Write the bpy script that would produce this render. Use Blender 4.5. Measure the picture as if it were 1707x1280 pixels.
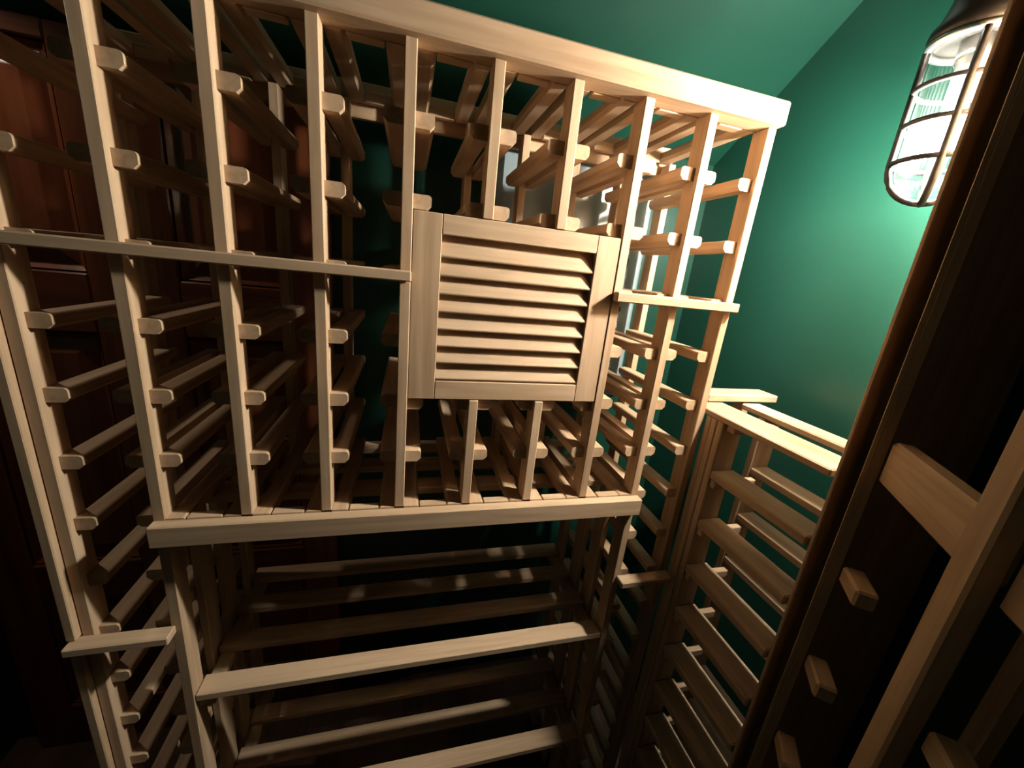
import bpy, bmesh, math, random
from mathutils import Matrix, Vector

# ------------------------------------------------------------------ reset
for o in list(bpy.data.objects):
    bpy.data.objects.remove(o, do_unlink=True)
scene = bpy.context.scene
COL = scene.collection
H = 1.40                      # camera height above the floor (metres)

# ------------------------------------------------------------------ camera
cam_data = bpy.data.cameras.new('camera')
cam = bpy.data.objects.new('camera', cam_data)
COL.objects.link(cam)
right = Vector((0.96418944, -0.24470841, 0.1022571))
down = Vector((0.02757777, -0.2909664, -0.95633573))
fwd = Vector((0.26377677, 0.92490883, -0.27379821))
m = Matrix(((right.x, -down.x, -fwd.x, 0.0),
            (right.y, -down.y, -fwd.y, 0.0),
            (right.z, -down.z, -fwd.z, H),
            (0, 0, 0, 1)))
cam.matrix_world = m
cam_data.sensor_width = 36.0
cam_data.lens = 652.36 * 36.0 / 1707.0
cam_data.clip_start = 0.01
scene.camera = cam

# ------------------------------------------------------------------ world + exposure
world = bpy.data.worlds.new('hallway_dusk')
scene.world = world
world.use_nodes = True
wb = world.node_tree.nodes['Background']
wb.inputs[0].default_value = (1.0, 0.86, 0.70, 1)
wb.inputs[1].default_value = 0.005
vs = scene.view_settings
vs.view_transform = 'Standard'
vs.look = 'None'
vs.gamma = 1.0
vs.use_curve_mapping = False
vs.exposure = 2.27
LAMP_STRENGTH = 620.0

# ------------------------------------------------------------------ materials
def new_mat(name):
    mt = bpy.data.materials.new(name)
    mt.use_nodes = True
    return mt, mt.node_tree.nodes, mt.node_tree.links, mt.node_tree.nodes['Principled BSDF']

def wood_mat(name, axis, dark, light, rough=0.58, scale=1.0, streak=0.55, spec=0.25):
    mt, N, L, b = new_mat(name)
    tc = N.new('ShaderNodeTexCoord')
    oi = N.new('ShaderNodeObjectInfo')
    vm = N.new('ShaderNodeVectorMath'); vm.operation = 'SCALE'
    comb = N.new('ShaderNodeCombineXYZ')
    for i in range(3):
        L.new(oi.outputs['Random'], comb.inputs[i])
    L.new(comb.outputs[0], vm.inputs[0]); vm.inputs['Scale'].default_value = 3.7
    add = N.new('ShaderNodeVectorMath'); add.operation = 'ADD'
    L.new(tc.outputs['Object'], add.inputs[0]); L.new(vm.outputs[0], add.inputs[1])
    mp = N.new('ShaderNodeMapping')
    s = [90.0 * scale] * 3
    s[axis] = 5.0 * scale
    mp.inputs['Scale'].default_value = s
    L.new(add.outputs[0], mp.inputs[0])
    n1 = N.new('ShaderNodeTexNoise'); n1.inputs['Scale'].default_value = 1.0
    n1.inputs['Detail'].default_value = 5.0; n1.inputs['Distortion'].default_value = 0.6
    L.new(mp.outputs[0], n1.inputs['Vector'])
    mp2 = N.new('ShaderNodeMapping')
    s2 = [22.0 * scale] * 3
    s2[axis] = 2.2 * scale
    mp2.inputs['Scale'].default_value = s2
    L.new(add.outputs[0], mp2.inputs[0])
    n2 = N.new('ShaderNodeTexNoise'); n2.inputs['Scale'].default_value = 1.0
    n2.inputs['Detail'].default_value = 2.0; n2.inputs['Distortion'].default_value = 1.4
    L.new(mp2.outputs[0], n2.inputs['Vector'])
    mix = N.new('ShaderNodeMath'); mix.operation = 'MULTIPLY_ADD'
    L.new(n1.outputs['Fac'], mix.inputs[0]); mix.inputs[1].default_value = streak
    sc2 = N.new('ShaderNodeMath'); sc2.operation = 'MULTIPLY'
    L.new(n2.outputs['Fac'], sc2.inputs[0]); sc2.inputs[1].default_value = 1.0 - streak
    L.new(sc2.outputs[0], mix.inputs[2])
    # slight board to board difference
    mr = N.new('ShaderNodeMath'); mr.operation = 'MULTIPLY_ADD'
    L.new(oi.outputs['Random'], mr.inputs[0]); mr.inputs[1].default_value = 0.16
    mr.inputs[2].default_value = -0.08
    ad = N.new('ShaderNodeMath'); ad.operation = 'ADD'
    L.new(mix.outputs[0], ad.inputs[0]); L.new(mr.outputs[0], ad.inputs[1])
    cr = N.new('ShaderNodeValToRGB')
    cr.color_ramp.elements[0].position = 0.30; cr.color_ramp.elements[0].color = (*dark, 1)
    cr.color_ramp.elements[1].position = 0.62; cr.color_ramp.elements[1].color = (*light, 1)
    L.new(ad.outputs[0], cr.inputs[0])
    L.new(cr.outputs[0], b.inputs['Base Color'])
    b.inputs['Roughness'].default_value = rough
    b.inputs['Specular IOR Level'].default_value = spec
    bp = N.new('ShaderNodeBump'); bp.inputs['Strength'].default_value = 0.08
    bp.inputs['Distance'].default_value = 0.001
    L.new(n1.outputs['Fac'], bp.inputs['Height']); L.new(bp.outputs[0], b.inputs['Normal'])
    return mt

PD, PL = (0.362, 0.222, 0.122), (0.53, 0.356, 0.220)
WX = wood_mat('pale_wood_grain_x', 0, PD, PL)
WY = wood_mat('pale_wood_grain_y', 1, PD, PL)
WZ = wood_mat('pale_wood_grain_z', 2, PD, PL)
MD, ML = (0.080, 0.017, 0.006), (0.185, 0.050, 0.019)
MX = wood_mat('mahogany_grain_x', 0, MD, ML, rough=0.25, scale=0.5, spec=0.5)
MZ = wood_mat('mahogany_grain_z', 2, MD, ML, rough=0.25, scale=0.5, spec=0.5)
FLOORM = wood_mat('dark_floor_wood', 1, (0.035, 0.018, 0.012), (0.085, 0.045, 0.028), rough=0.5, scale=0.25)

def paint_mat(name, col, rough):
    mt, N, L, b = new_mat(name)
    tc = N.new('ShaderNodeTexCoord')
    n = N.new('ShaderNodeTexNoise'); n.inputs['Scale'].default_value = 3.0
    n.inputs['Detail'].default_value = 3.0
    L.new(tc.outputs['Object'], n.inputs['Vector'])
    cr = N.new('ShaderNodeValToRGB')
    cr.color_ramp.elements[0].position = 0.3
    cr.color_ramp.elements[0].color = (col[0] * 0.9, col[1] * 0.93, col[2] * 0.93, 1)
    cr.color_ramp.elements[1].position = 0.7
    cr.color_ramp.elements[1].color = (*col, 1)
    L.new(n.outputs['Fac'], cr.inputs[0]); L.new(cr.outputs[0], b.inputs['Base Color'])
    b.inputs['Roughness'].default_value = rough
    n2 = N.new('ShaderNodeTexNoise'); n2.inputs['Scale'].default_value = 160.0
    n2.inputs['Detail'].default_value = 4.0
    L.new(tc.outputs['Object'], n2.inputs['Vector'])
    bp = N.new('ShaderNodeBump'); bp.inputs['Strength'].default_value = 0.10
    bp.inputs['Distance'].default_value = 0.002
    L.new(n2.outputs['Fac'], bp.inputs['Height']); L.new(bp.outputs[0], b.inputs['Normal'])
    return mt
CREAM = paint_mat('brown_paint', (0.20, 0.155, 0.11), 0.5)
GREEN = paint_mat('green_wall_paint', (0.0056, 0.040, 0.0250), 0.36)

def plain(name, col, rough, metal=0.0):
    mt, N, L, b = new_mat(name)
    tc = N.new('ShaderNodeTexCoord')
    n = N.new('ShaderNodeTexNoise'); n.inputs['Scale'].default_value = 40.0
    L.new(tc.outputs['Object'], n.inputs['Vector'])
    cr = N.new('ShaderNodeValToRGB')
    cr.color_ramp.elements[0].color = (*[c * 0.85 for c in col], 1)
    cr.color_ramp.elements[1].color = (*col, 1)
    L.new(n.outputs['Fac'], cr.inputs[0]); L.new(cr.outputs[0], b.inputs['Base Color'])
    b.inputs['Roughness'].default_value = rough
    b.inputs['Metallic'].default_value = metal
    return mt
UNIT = plain('grey_enamelled_metal', (0.20, 0.24, 0.25), 0.30)
UNITD = plain('dark_grille_plastic', (0.03, 0.035, 0.035), 0.4)
IRON = plain('dark_bronze_metal', (0.020, 0.017, 0.015), 0.42, 0.6)
STEEL = plain('brushed_steel', (0.55, 0.53, 0.50), 0.3, 1.0)

def glass_mat():
    mt, N, L, b = new_mat('ribbed_clear_glass')
    out = N['Material Output']
    N.remove(b)
    tr = N.new('ShaderNodeBsdfTransparent'); tr.inputs[0].default_value = (0.93, 0.98, 0.97, 1)
    tl = N.new('ShaderNodeBsdfTranslucent'); tl.inputs[0].default_value = (0.85, 0.95, 0.95, 1)
    gl = N.new('ShaderNodeBsdfGlossy'); gl.inputs['Roughness'].default_value = 0.08
    tc = N.new('ShaderNodeTexCoord')
    nz = N.new('ShaderNodeTexNoise'); nz.inputs['Scale'].default_value = 60.0
    L.new(tc.outputs['Object'], nz.inputs['Vector'])
    bp = N.new('ShaderNodeBump'); bp.inputs['Strength'].default_value = 0.2
    bp.inputs['Distance'].default_value = 0.001
    L.new(nz.outputs['Fac'], bp.inputs['Height']); L.new(bp.outputs[0], gl.inputs['Normal'])
    sx = N.new('ShaderNodeSeparateXYZ'); L.new(tc.outputs['Object'], sx.inputs[0])
    at = N.new('ShaderNodeMath'); at.operation = 'ARCTAN2'
    L.new(sx.outputs['Y'], at.inputs[0]); L.new(sx.outputs['X'], at.inputs[1])
    mu = N.new('ShaderNodeMath'); mu.operation = 'MULTIPLY'; mu.inputs[1].default_value = 56.0
    L.new(at.outputs[0], mu.inputs[0])
    sn = N.new('ShaderNodeMath'); sn.operation = 'SINE'; L.new(mu.outputs[0], sn.inputs[0])
    ml = N.new('ShaderNodeMapRange')
    ml.inputs['From Min'].default_value = -1.0; ml.inputs['From Max'].default_value = 1.0
    ml.inputs['To Min'].default_value = 0.0002; ml.inputs['To Max'].default_value = 0.0016
    L.new(sn.outputs[0], ml.inputs['Value'])
    m1 = N.new('ShaderNodeMixShader'); L.new(ml.outputs['Result'], m1.inputs[0])
    L.new(tr.outputs[0], m1.inputs[1]); L.new(tl.outputs[0], m1.inputs[2])
    m2 = N.new('ShaderNodeMixShader'); m2.inputs[0].default_value = 0.03
    L.new(m1.outputs[0], m2.inputs[1]); L.new(gl.outputs[0], m2.inputs[2])
    L.new(m2.outputs[0], out.inputs[0])
    return mt
GLASS = glass_mat()

def emit_mat(name, col, strength):
    mt, N, L, b = new_mat(name)
    out = N['Material Output']; N.remove(b)
    e = N.new('ShaderNodeEmission')
    e.inputs[0].default_value = (*col, 1); e.inputs[1].default_value = strength
    L.new(e.outputs[0], out.inputs[0])
    return mt
BULB = emit_mat('lit_bulb', (1.0, 0.945, 0.87), LAMP_STRENGTH)

# ------------------------------------------------------------------ builders
def link(o, parent=None):
    COL.objects.link(o)
    if parent is not None:
        o.parent = parent
    return o

def tag(o, label, cat=None, group=None, kind=None):
    if label: o['label'] = label
    if cat: o['category'] = cat
    if group: o['group'] = group
    if kind: o['kind'] = kind
    return o

def thing(name, label, cat, loc=(0, 0, 0), rz=0.0, group=None):
    o = bpy.data.objects.new(name, None)
    o.empty_display_size = 0.05
    o.location = (loc[0], loc[1], loc[2] + H)
    o.rotation_euler = (0, 0, rz)
    link(o)
    return tag(o, label, cat, group)

_cache = {}
def box_mesh(dx, dy, dz, mat, bev=0.0014):
    key = ('box', round(dx, 5), round(dy, 5), round(dz, 5), mat.name, bev)
    if key in _cache: return _cache[key]
    bm = bmesh.new()
    bmesh.ops.create_cube(bm, size=1.0)
    bmesh.ops.scale(bm, vec=(dx, dy, dz), verts=bm.verts)
    b = min(bev, 0.3 * min(dx, dy, dz))
    if b > 0:
        bmesh.ops.bevel(bm, geom=bm.edges[:], offset=b, segments=1, affect='EDGES')
    me = bpy.data.meshes.new('box'); bm.to_mesh(me); bm.free()
    me.materials.append(mat)
    _cache[key] = me
    return me

def part(name, me, parent, loc, rot=(0, 0, 0)):
    """loc is in scene coordinates relative to the camera height for top-level space,
    parents sit at (px,py,pz+H) so child coordinates are local to the parent."""
    o = bpy.data.objects.new(name, me)
    link(o, parent)
    o.location = loc
    o.rotation_euler = rot
    return o

def bpart(name, parent, x0, x1, y0, y1, z0, z1, mat, bev=0.0014):
    """axis aligned board given by its extents, in camera-height coordinates (parent unrotated)"""
    me = box_mesh(x1 - x0, y1 - y0, z1 - z0, mat, bev)
    p = parent.location if parent is not None else Vector((0, 0, 0))
    # parents of parts are things; resolve nested offset
    off = Vector((0, 0, 0)); q = parent
    while q is not None:
        off += q.location; q = q.parent
    c = Vector(((x0 + x1) / 2, (y0 + y1) / 2, (z0 + z1) / 2 + H)) - off
    return part(name, me, parent, c)

def prism_mesh(name, profile, axis_len, mat, smooth=False, key=None):
    """profile: list of (x,z); extruded along y, centred"""
    if key and key in _cache: return _cache[key]
    n = len(profile)
    vs_ = [(x, -axis_len / 2, z) for x, z in profile] + [(x, axis_len / 2, z) for x, z in profile]
    fs = [tuple(range(n)), tuple(range(2 * n - 1, n - 1, -1))]
    for i in range(n):
        j = (i + 1) % n
        fs.append((i, i + n, j + n, j))
    me = bpy.data.meshes.new(name); me.from_pydata(vs_, [], fs)
    bm = bmesh.new(); bm.from_mesh(me)
    bmesh.ops.recalc_face_normals(bm, faces=bm.faces)
    bm.to_mesh(me); bm.free()
    me.materials.append(mat)
    if key: _cache[key] = me
    return me

def lathe(name, prof, seg, mat, rib=0.0, smooth=True):
    vs_, fs = [], []
    k = len(prof)
    for i in range(seg):
        a = 2 * math.pi * i / seg
        for j, (r, z) in enumerate(prof):
            rr = r + (rib if (i % 2 and r > 0.01) else 0.0)
            vs_.append((rr * math.cos(a), rr * math.sin(a), z))
    for i in range(seg):
        i2 = (i + 1) % seg
        for j in range(k - 1):
            fs.append((i * k + j, i2 * k + j, i2 * k + j + 1, i * k + j + 1))
    me = bpy.data.meshes.new(name); me.from_pydata(vs_, [], fs)
    bm = bmesh.new(); bm.from_mesh(me)
    bmesh.ops.remove_doubles(bm, verts=bm.verts, dist=1e-6)
    bmesh.ops.recalc_face_normals(bm, faces=bm.faces)
    bm.to_mesh(me); bm.free()
    if smooth:
        for p in me.polygons: p.use_smooth = True
    me.materials.append(mat)
    return me

def tube(name, pts, r, mat, seg=8, closed=False):
    """round bar along points"""
    vs_, fs = [], []
    n = len(pts)
    P = [Vector(p) for p in pts]
    for i in range(n):
        if closed:
            t = (P[(i + 1) % n] - P[i - 1]).normalized()
        else:
            t = (P[min(i + 1, n - 1)] - P[max(i - 1, 0)]).normalized()
        up = Vector((0, 0, 1)) if abs(t.z) < 0.9 else Vector((1, 0, 0))
        a = t.cross(up).normalized(); b = t.cross(a).normalized()
        for k in range(seg):
            w = 2 * math.pi * k / seg
            vs_.append(P[i] + a * (r * math.cos(w)) + b * (r * math.sin(w)))
    rng = n if closed else n - 1
    for i in range(rng):
        j = (i + 1) % n
        for k in range(seg):
            k2 = (k + 1) % seg
            fs.append((i * seg + k, i * seg + k2, j * seg + k2, j * seg + k))
    if not closed:
        fs.append(tuple(range(seg))); fs.append(tuple(range((n - 1) * seg + seg - 1, (n - 1) * seg - 1, -1)))
    me = bpy.data.meshes.new(name); me.from_pydata([tuple(v) for v in vs_], [], fs)
    bm = bmesh.new(); bm.from_mesh(me)
    bmesh.ops.recalc_face_normals(bm, faces=bm.faces)
    bm.to_mesh(me); bm.free()
    for p in me.polygons: p.use_smooth = True
    me.materials.append(mat)
    return me

# ------------------------------------------------------------------ the room
YB = 1.0688     # back wall
XR = 0.830      # right wall
XL = -1.02      # left wall
YF = -1.25      # wall behind the camera
FL = -1.40      # floor
def ceil_z(y): return 0.3462 + 0.688 * (YB - y)

def struct_box(name, x0, x1, y0, y1, z0, z1, mat, label):
    me = box_mesh(x1 - x0, y1 - y0, z1 - z0, mat, 0.0)
    o = bpy.data.objects.new(name, me); link(o)
    o.location = ((x0 + x1) / 2, (y0 + y1) / 2, (z0 + z1) / 2 + H)
    return tag(o, label, None, None, 'structure')

struct_box('floor', XL - .1, XR + .1, YF - .1, YB + .1, FL - .06, FL, FLOORM, 'dark wooden floor of the small wine cellar')
struct_box('wall_back', XL - .1, XR + .1, YB, YB + .06, FL, 0.38, GREEN, 'glossy dark green wall behind the main rack')
struct_box('wall_right', XR, XR + .06, YF, YB, FL, 1.95, GREEN, 'green painted wall carrying the cage light')
struct_box('wall_left', XL - .06, XL, YF, YB, FL, 1.95, GREEN, 'dark green wall at the left edge')
# wall behind the camera with an open doorway to the hall
struct_box('wall_front', XL, -0.55, YF - .06, YF, FL, 1.95, CREAM, 'brown wall beside the doorway behind the camera')
struct_box('wall_front', 0.30, XR, YF - .06, YF, FL, 1.95, CREAM, 'brown wall on the lamp side of the doorway')
struct_box('wall_front', -0.55, 0.30, YF - .06, YF, 0.65, 1.95, CREAM, 'brown wall above the doorway')
# sloping ceiling (under a stair), rising towards the camera
y0, y1 = YB + .06, YF - .06
t = 0.05
vs_ = []
for x in (XL - .1, XR + .1):
    for (y, dz) in ((y0, 0), (y1, 0), (y1, t), (y0, t)):
        vs_.append((x, y, ceil_z(y) + dz + H))
me = bpy.data.meshes.new('ceiling')
me.from_pydata(vs_, [], [(0, 1, 2, 3), (7, 6, 5, 4), (0, 4, 5, 1), (1, 5, 6, 2), (2, 6, 7, 3), (3, 7, 4, 0)])
me.materials.append(GREEN)
o = bpy.data.objects.new('ceiling', me); link(o)
tag(o, 'sloping green ceiling over the racks', None, None, 'structure')

# panelled mahogany door standing in the back wall, seen through the left of the rack
door = bpy.data.objects.new('door_1', box_mesh(0.77, 0.016, 0.345 - FL, MZ, 0.001)); link(door)
DX, DTOP, DYF, DYP = -0.560, 0.345, 1.030, 1.048
door.location = (DX, 1.058, (FL + DTOP) / 2 + H)
tag(door, 'reddish mahogany panelled door behind the left rack columns', None, None, 'structure')
def dboard(name, x0, x1, z0, z1, mat, bev=0.003):
    return bpart(name, door, x0, x1, DYF, DYP + 0.0015, z0, z1, mat, bev)
dboard('stile', -0.945, -0.858, FL, DTOP, MZ)
dboard('stile', -0.262, -0.175, FL, DTOP, MZ)
dboard('stile', -0.640, -0.480, FL, DTOP, MZ)
for (z0, z1) in ((0.312, DTOP), (-0.218, -0.093), (-0.91, -0.80), (FL, -1.26)):
    dboard('door_rail', -0.858, -0.640, z0, z1, MX)
    dboard('door_rail', -0.480, -0.262, z0, z1, MX)
def raised_panel(x0, x1, z0, z1):
    vs2 = []
    for (ins, y) in ((0.002, 1.0475), (0.004, 1.036), (0.013, 1.044), (0.016, 1.045), (0.046, 1.036), (0.048, 1.0355)):
        vs2 += [(x0 + ins, y, z0 + ins), (x1 - ins, y, z0 + ins), (x1 - ins, y, z1 - ins), (x0 + ins, y, z1 - ins)]
    fs = []
    for k in range(5):
        for i in range(4):
            j = (i + 1) % 4
            fs.append((k * 4 + i, k * 4 + j, k * 4 + 4 + j, k * 4 + 4 + i))
    fs.append((20, 21, 22, 23)); fs.append((3, 2, 1, 0))
    cx, cz = (x0 + x1) / 2, (z0 + z1) / 2
    me = bpy.data.meshes.new('raised_panel')
    me.from_pydata([(a - cx, b - 1.04, c - cz) for a, b, c in vs2], [], fs)
    me.materials.append(MZ)
    part('raised_panel', me, door, Vector((cx, 1.04, cz + H)) - door.location)
for (a, b) in ((-0.858, -0.640), (-0.480, -0.262)):
    for (z0, z1) in ((-0.093, 0.312), (-0.80, -0.218), (-1.26, -0.91)):
        raised_panel(a, b, z0, z1)

# ------------------------------------------------------------------ rack dimensions
P = 0.11
def px(i): return -0.33367 + P * i
PW = 0.015
YP0, YP1 = 0.5843, 0.617       # front posts
YB0, YB1 = 0.835, 0.868        # back posts
YR0, YR1 = 0.5930, 0.850       # rails
RW, RH = 0.0245, 0.0188        # rail section

def rail_mesh(side, L=YR1 - YR0, w=RW):
    key = ('rail', side, round(L, 4), w)
    if key in _cache: return _cache[key]
    w_, h = w, RH
    r, c = 0.0045, 0.0055
    prof = [(0, -h / 2), (w_ - c, -h / 2 ), (w_, -h / 2 + c)]
    for k in range(4):
        a = k / 3 * math.pi / 2
        prof.append((w_ - r + r * math.cos(a), h / 2 - r + r * math.sin(a)))
    prof.append((0, h / 2))
    prof = [(x * side, z) for x, z in prof]
    return prism_mesh('rail', prof, L, WY, key=key)

def add_rail(root, i, side, z, y0=YR0, y1=YR1):
    me = rail_mesh(side, y1 - y0)
    off = root.location
    return part('rail', me, root, Vector((px(i) + side * PW / 2, (y0 + y1) / 2, z + H)) - off)

def post(root, i, z0, z1, back=False):
    y0_, y1_ = (YB0, YB1) if back else (YP0, YP1)
    return bpart('back_post' if back else 'post', root, px(i) - PW / 2, px(i) + PW / 2, y0_, y1_, z0, z1, WZ, 0.0011)

ROW_UP = [0.2672, 0.1748, 0.0782, -0.0188]
ROW_LO = [-0.1135, -0.2078, -0.3022]
DECK = -0.399

# ------------------------------------------------------------------ upper rack
upper = thing('wine_rack', 'pale wooden upper bottle rack of nine columns under the long top beam', 'wine rack', (0.0513, 0.72, -0.0275))
bpart('top_beam', upper, -0.462, 0.5565, 0.570, 0.612, 0.2580, 0.2915, WX, 0.003)
bpart('back_beam', upper, -0.462, 0.5565, 0.850, 0.890, 0.2642, 0.2915, WX, 0.002)
bpart('nailer', upper, -0.462, 0.5565, 0.8685, 0.882, 0.2400, 0.2640, WX)
for i in range(-1, 9):
    z0 = -0.0275
    if i in (4, 5): z0 = 0.0672
    post(upper, i, z0, 0.2578)
    post(upper, i, 0.06 if i in (4, 5) else -0.0275, 0.2578, True)
    for s in (-1, 1):
        if (i == -1 and s == -1) or (i == 8 and s == 1): continue
        for k, z in enumerate(ROW_UP):
            if k == 3 and (i in (4, 5) or (i == 3 and s == 1) or (i == 6 and s == -1)): continue
            if k == 0:
                add_rail(upper, i, s, z, 0.6125, 0.8495)
            else:
                add_rail(upper, i, s, z)
    if i < 8:        # spacer strips under the beams, between the rails
        a, b = px(i) + PW / 2 + RW + 0.001, px(i + 1) - PW / 2 - RW - 0.001
        bpart('spacer', upper, a, b, 0.6125, 0.6300, 0.2570, 0.2740, WX, 0.0008)
        bpart('spacer', upper, a, b, 0.8370, 0.8495, 0.2570, 0.2740, WX, 0.0008)

# ------------------------------------------------------------------ lower rack
lower = thing('wine_rack', 'pale wooden lower bottle rack standing on the floor with two full-height end columns', 'wine rack', (0.0513, 0.72, FL))
bpart('front_beam', lower, -0.341, 0.4445, 0.5660, 0.5842, -0.4250, -0.3912, WX, 0.0016)
bpart('under_beam', lower, -0.3255, 0.4285, 0.5846, 0.6175, -0.4250, -0.4085, WX, 0.0012)
bpart('trim', lower, -0.4620, 0.0045, 0.570, 0.5842, -0.0275, -0.0130, WX, 0.0016)
bpart('trim', lower, 0.3195, 0.5570, 0.570, 0.5842, -0.0285, -0.0130, WX, 0.0016)
bpart('trim', lower, -0.4620, -0.3345, 0.560, 0.5842, -0.5940, -0.5805, WX, 0.0016)
bpart('trim', lower, 0.4355, 0.5530, 0.560, 0.5842, -0.5940, -0.5805, WX, 0.0016)
bpart('face_strip', lower, -0.4640, -0.4520, 0.574, 0.600, -0.5800, -0.0280, WZ, 0.0012)
bpart('face_strip', lower, -0.4640, -0.4520, 0.574, 0.600, FL, -0.5945, WZ, 0.0012)
for (a, b) in ((0.672, 0.709), (0.760, 0.797), (0.845, 0.883)):
    bpart('deck_slat', lower, -0.3255, 0.4285, a, b, -0.4230, -0.4085, WX)
END_ROWS = [-0.397 - 0.0942 * k for k in range(11)]
for i in range(-1, 9):
    endp = i in (-1, 0, 7, 8)
    z0 = FL if endp else -0.3900
    z1 = -0.2025 if i in (4, 5) else -0.0280
    post(lower, i, z0, z1)
    post(lower, i, z0 if endp else -0.4080, z1, True)
    for s in (-1, 1):
        if (i == -1 and s == -1) or (i == 8 and s == 1): continue
        for k, z in enumerate(ROW_LO):
            behind = i in (4, 5) or (i == 3 and s == 1) or (i == 6 and s == -1)
            if k == 0 and behind: continue
            zz = -0.2118 if (k == 1 and behind) else z
            add_rail(lower, i, s, zz)
        outer = (i == -1) or (i == 8) or (i == 0 and s == -1) or (i == 7 and s == 1)
        if outer:
            for z in END_ROWS:
                add_rail(lower, i, s, z)
        else:
            add_rail(lower, i, s, DECK, 0.5848, 0.860)
    if 0 <= i < 7:
        a, b = px(i) + PW / 2 + RW + 0.001, px(i + 1) - PW / 2 - RW - 0.001
        bpart('spacer', lower, a, b, 0.5848, 0.6000, -0.4080, -0.3895, WX, 0.0008)
# slatted sides of the bin below the beam
for i in (0, 7):
    for (a, b) in ((0.657, 0.699), (0.732, 0.774)):
        bpart('side_slat', lower, px(i) - PW / 2 + .001, px(i) + PW / 2 - .001, a, b, FL, -0.4255, WZ)

# ------------------------------------------------------------------ slatted shelves in the bin
def slat_shelf(z, label):
    s = thing('slatted_shelf', label, 'shelf', (0.0513, 0.72, z - 0.031), 0, 'slatted shelves in the bin')
    for (a, b) in ((0.5855, 0.623), (0.672, 0.709), (0.760, 0.797), (0.845, 0.883)):
        bpart('slat', s, -0.3250, 0.4280, a, b, z - 0.0135, z, WX, 0.0012)
    for (a, b) in ((-0.3235, -0.300), (0.403, 0.4265)):
        bpart('cleat', s, a, b, 0.590, 0.880, z - 0.031, z - 0.0138, WY)
slat_shelf(-0.735, 'wide four-slat shelf of pale wood just below the long front beam')
slat_shelf(-1.060, 'lowest slatted shelf of pale wood in deep shadow at the bottom edge')

# ------------------------------------------------------------------ louvred grille
gr = thing('louvered_grille', 'square pale wood louvred vent panel set into the middle of the rack', 'vent panel', (0.1603, 0.59, -0.1985))
G0, G1 = 0.5856, 0.6060
bpart('frame_stile', gr, 0.0043, 0.0442, G0, G1, -0.2015, 0.0668, WZ, 0.001)
bpart('frame_stile', gr, 0.2798, 0.3184, G0, G1, -0.2015, 0.0668, WZ, 0.001)
bpart('frame_rail', gr, 0.0443, 0.2797, G0, G1, 0.0400, 0.0668, WX, 0.001)
bpart('frame_rail', gr, 0.0443, 0.2797, G0, G1, -0.2015, -0.1720, WX, 0.001)
# one louver: rounded nose, rising to the back; profile in (depth, height)
lv_len = 0.2797 - 0.0443 - 0.001
ang = math.radians(66)
th = 0.0055; dep = 0.0335
prof = []
for k in range(7):
    a = math.pi / 2 + k / 6 * math.pi
    prof.append((th / 2 * math.cos(a), th / 2 * math.sin(a)))
prof += [(dep, -th / 2), (dep, th / 2)]
prof = [(x * math.cos(ang) - z * math.sin(ang), x * math.sin(ang) + z * math.cos(ang)) for x, z in prof]
n = len(prof)
vs_ = [(-lv_len / 2, y, z) for y, z in prof] + [(lv_len / 2, y, z) for y, z in prof]
fs = [tuple(range(n)), tuple(range(2 * n - 1, n - 1, -1))] + [(i, i + n, (i + 1) % n + n, (i + 1) % n) for i in range(n)]
lm = bpy.data.meshes.new('louver'); lm.from_pydata(vs_, [], fs)
bm = bmesh.new(); bm.from_mesh(lm); bmesh.ops.recalc_face_normals(bm, faces=bm.faces); bm.to_mesh(lm); bm.free()
lm.materials.append(WX)
for k in range(8):
    z = 0.0120 - 0.0257 * k
    part('louver', lm, gr, Vector((0.1620, 0.5895, z + H)) - gr.location)

# ------------------------------------------------------------------ cooling unit behind the grille
cu = thing('cooling_unit', 'grey cooling unit on the back wall behind the louvred panel', 'cooling unit', (0.37, 0.985, -0.30))
casing = bpart('casing', cu, 0.18, 0.562, 0.905, 1.0675, -0.30, 0.262, UNIT, 0.010)
bpart('control_strip', cu, 0.22, 0.52, 0.9020, 0.9045, 0.02, 0.06, UNITD, 0.0006)
for k in range(9):
    z = -0.25 + 0.026 * k
    bpart('intake_slat', casing, 0.22, 0.52, 0.9005, 0.9045, z, z + 0.012, UNITD, 0.0006)

# ------------------------------------------------------------------ rack along the right wall (long flat rails)
rr = thing('wine_rack', 'pale wooden rack of long flat rails along the right wall below the cage light', 'wine rack', (0.636, 0.45, FL))
bpart('top_rail', rr, 0.557, 0.626, 0.3485, 0.6235, -0.2225, -0.2105, WY, 0.002)
bpart('top_rail', rr, 0.672, 0.716, 0.3485, 0.6195, -0.2225, -0.2105, WY, 0.002)
bpart('end_post', rr, 0.5575, 0.603, 0.5400, 0.5545, FL, -0.2228, WZ)
bpart('end_strip', rr, 0.5565, 0.590, 0.5550, 0.5690, FL, -0.2228, WZ)
bpart('end_strip', rr, 0.5575, 0.590, 0.5695, 0.5835, FL, -0.2228, WZ)
bpart('rear_post', rr, 0.672, 0.716, 0.5600, 0.5745, FL, -0.2228, WZ)
bpart('end_post', rr, 0.5570, 0.5970, 0.3377, 0.3437, FL, 0.70, WZ)
bpart('top_cleat', rr, 0.566, 0.665, 0.520, 0.5395, -0.2370, -0.2228, WX)
for k in range(11):
    z = -0.317 - 0.1053 * k
    if z < FL + .03: break
    bpart('front_rail', rr, 0.557, 0.607, 0.3485, 0.5395, z - 0.0170, z, WY, 0.0025)
    bpart('rear_rail', rr, 0.672, 0.714, 0.3485, 0.5595, z - 0.0230, z - 0.0075, WY, 0.0025)
    bpart('cleat', rr, 0.562, 0.656, 0.5270, 0.5395, z - 0.0340, z - 0.0175, WX)
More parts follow.
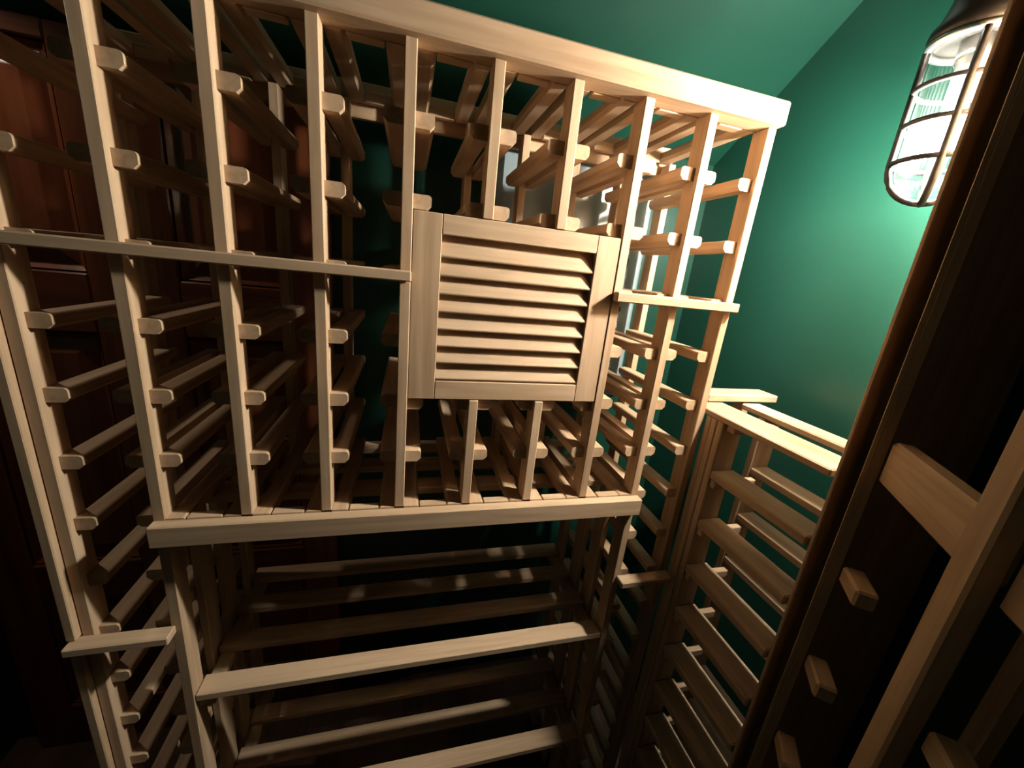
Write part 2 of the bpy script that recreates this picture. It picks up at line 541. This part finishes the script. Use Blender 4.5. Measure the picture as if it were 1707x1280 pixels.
# solid panel added here to keep lamp light out of the angled rack
pn = bpart('lamp_block_panel', rr, 0.5975, 0.8285, 0.3370, 0.3480, FL, 0.75, WZ)

cb = bpy.data.objects.new('corner_board', box_mesh(0.176, 0.050, 0.015, WX, 0.0016)); link(cb)
cb.location = (0.680, 0.6495, -0.2030 + H)
tag(cb, 'short loose board bridging the corner on top of the right rack', 'board')
bpart('support', cb, 0.690, 0.705, 0.6300, 0.6600, -1.40, -0.2106, WZ)

# ------------------------------------------------------------------ angled rack close to the camera
ux, uy = -0.635, -0.7725
rz = math.atan2(uy, ux)
ar = thing('wine_rack', 'shadowed wooden rack close to the camera at the right edge', 'wine rack', (0.557, 0.297, FL), rz)
# local x runs along the rack towards the camera, local y = -(front normal)
def abox(name, s0, s1, w0, w1, z0, z1, mat, bev=0.0016):
    me = box_mesh(s1 - s0, w1 - w0, z1 - z0, mat, bev)
    # front normal n=(-.7725,.635); local +y of a frame with x=u is (-uy,ux)=(.7725,-.635) = -n
    return part(name, me, ar, ((s0 + s1) / 2, -(w0 + w1) / 2, (z0 + z1) / 2 - FL))
def aflat(name, s0, s1, w0, w1, z0, z1, mat, bev=0.0016):
    return abox(name, s0, s1, w0, w1, z0, z1, mat, bev)
AT = 0.62
aflat('face_strip', -0.0165, -0.0149, 0.0064, 0.0115, FL, AT, WZ, 0.0004)
aflat('post', -0.0300, -0.0149, -0.0053, 0.0060, FL, AT, WZ, 0.0008)
for s in (0.1767, 0.3850):
    aflat('post', s, s + 0.0291, -0.0053, 0.0125, FL, AT, WZ, 0.0025)
for s in (-0.0440, 0.1767, 0.3850):
    aflat('back_post', s, s + 0.0291, -0.2180, -0.2000, FL, AT, WZ)
aflat('display_board', -0.0145, 0.1763, -0.0280, -0.0054, -0.2035, -0.1480, WX, 0.004)
aflat('display_board', 0.2062, 0.3846, -0.0280, -0.0054, -0.2035, -0.1480, WX, 0.004)
for z in (-0.340, -0.492, -0.644, -0.796, -0.948, -1.100):
    for s in (-0.0145, 0.2062):
        aflat('support_block', s, s + 0.052, -0.0300, -0.0056, z - 0.012, z + 0.012, WX, 0.003)

# ------------------------------------------------------------------ caged wall light
LX, LY = 0.665, 0.4246
lamp = thing('cage_light', 'lit ribbed-glass wall light in a dark metal cage', 'wall light', (LX, LY, 0.1425))
lamp.scale = (0.95, 0.95, 0.95)
def lpart(name, me, z=0.0):
    return part(name, me, lamp, (0, 0, z - 0.15))
R = 0.047
rj = 0.041
jar = [(0.0, 0.158), (0.014, 0.1600), (0.026, 0.1665), (0.035, 0.177), (0.040, 0.190), (rj, 0.205)]
jar += [(rj, 0.205 + 0.0142 * k) for k in range(1, 11)]
jz = lpart('glass_jar', lathe('glass_jar', jar, 96, GLASS, rib=-0.0011, smooth=False))
bulb = [(0.0, 0.212), (0.010, 0.2145), (0.0175, 0.221), (0.021, 0.232), (0.0205, 0.245), (0.017, 0.258), (0.0125, 0.268), (0.012, 0.275), (0.0, 0.2755)]
bulb_me = lathe('bulb', bulb, 24, BULB)
socket = lpart('socket', lathe('socket', [(0.0, 0.276), (0.014, 0.276), (0.014, 0.318), (0.017, 0.322), (0.017, 0.347), (0.0, 0.348)], 24, STEEL))
part('bulb', bulb_me, socket, (0, 0, 0))
can = [(0.0, 0.3475), (0.0445, 0.3475), (0.0500, 0.3485), (0.0515, 0.354), (0.0500, 0.362), (0.044, 0.370), (0.039, 0.388),
       (0.036, 0.405), (0.030, 0.420), (0.020, 0.428), (0.0, 0.430)]
canopy = lpart('canopy', lathe('canopy', can, 48, IRON))
part('collar', lathe('collar', [(0.0435, 0.3400), (0.0500, 0.3400), (0.0515, 0.3430), (0.0500, 0.3474), (0.0435, 0.3474), (0.0435, 0.3400)], 48, STEEL), canopy, (0, 0, 0))
for a in (37, 127, 217, 307):
    ca, sa = math.cos(math.radians(a)), math.sin(math.radians(a))
    pts = [(R, 0.341), (R, 0.30), (R, 0.25), (R, 0.203)]
    for k in range(1, 9):
        w = k / 8 * math.pi / 2
        pts.append((R * math.cos(w), 0.203 - 0.051 * math.sin(w)))
    pts[-1] = (0.0006, 0.152)
    lpart('guard_bar', tube('guard_bar', [(r * ca, r * sa, z) for r, z in pts], 0.0045, IRON))
for z in (0.294, 0.250, 0.203):
    pts = [(R * math.cos(2 * math.pi * k / 40), R * math.sin(2 * math.pi * k / 40), z) for k in range(40)]
    lpart('guard_ring', tube('guard_ring', pts, 0.0036, IRON, closed=True))
arm = tube('wall_arm', [(0.0, 0, 0.415), (0.010, 0, 0.430), (0.030, 0, 0.441), (0.060, 0, 0.444), (0.163, 0, 0.444)], 0.017, IRON, seg=16)
arm_o = lpart('wall_arm', arm)
wp = bmesh.new()
bmesh.ops.create_cone(wp, cap_ends=True, segments=32, radius1=0.055, radius2=0.050, depth=0.014,
                      matrix=Matrix.Translation((0.1665, 0, 0.444)) @ Matrix.Rotation(-math.pi / 2, 4, 'Y'))
wm = bpy.data.meshes.new('wall_plate'); wp.to_mesh(wm); wp.free(); wm.materials.append(IRON)
part('wall_plate', wm, arm_o, (0, 0, 0))

# ------------------------------------------------------------------ small round light on the sloping ceiling above the door
PY, PX = 0.93, -0.84
puck = thing('ceiling_light', 'small round light on the sloping ceiling above the mahogany door', 'ceiling light', (PX, PY, ceil_z(PY) - 0.001))
puck.rotation_euler = (math.atan(-0.688), 0, 0)
part('trim_ring', lathe('trim_ring', [(0.030, 0.0), (0.042, 0.0), (0.042, -0.006), (0.038, -0.010), (0.030, -0.010), (0.030, 0.0)], 32, IRON), puck, (0, 0, 0))
part('lens', lathe('lens', [(0.0, -0.008), (0.018, -0.008), (0.0298, -0.006), (0.0298, -0.001), (0.0, -0.001)], 32,
     emit_mat('lit_lens', (1.0, 0.86, 0.70), 44.0)), puck, (0, 0, 0))
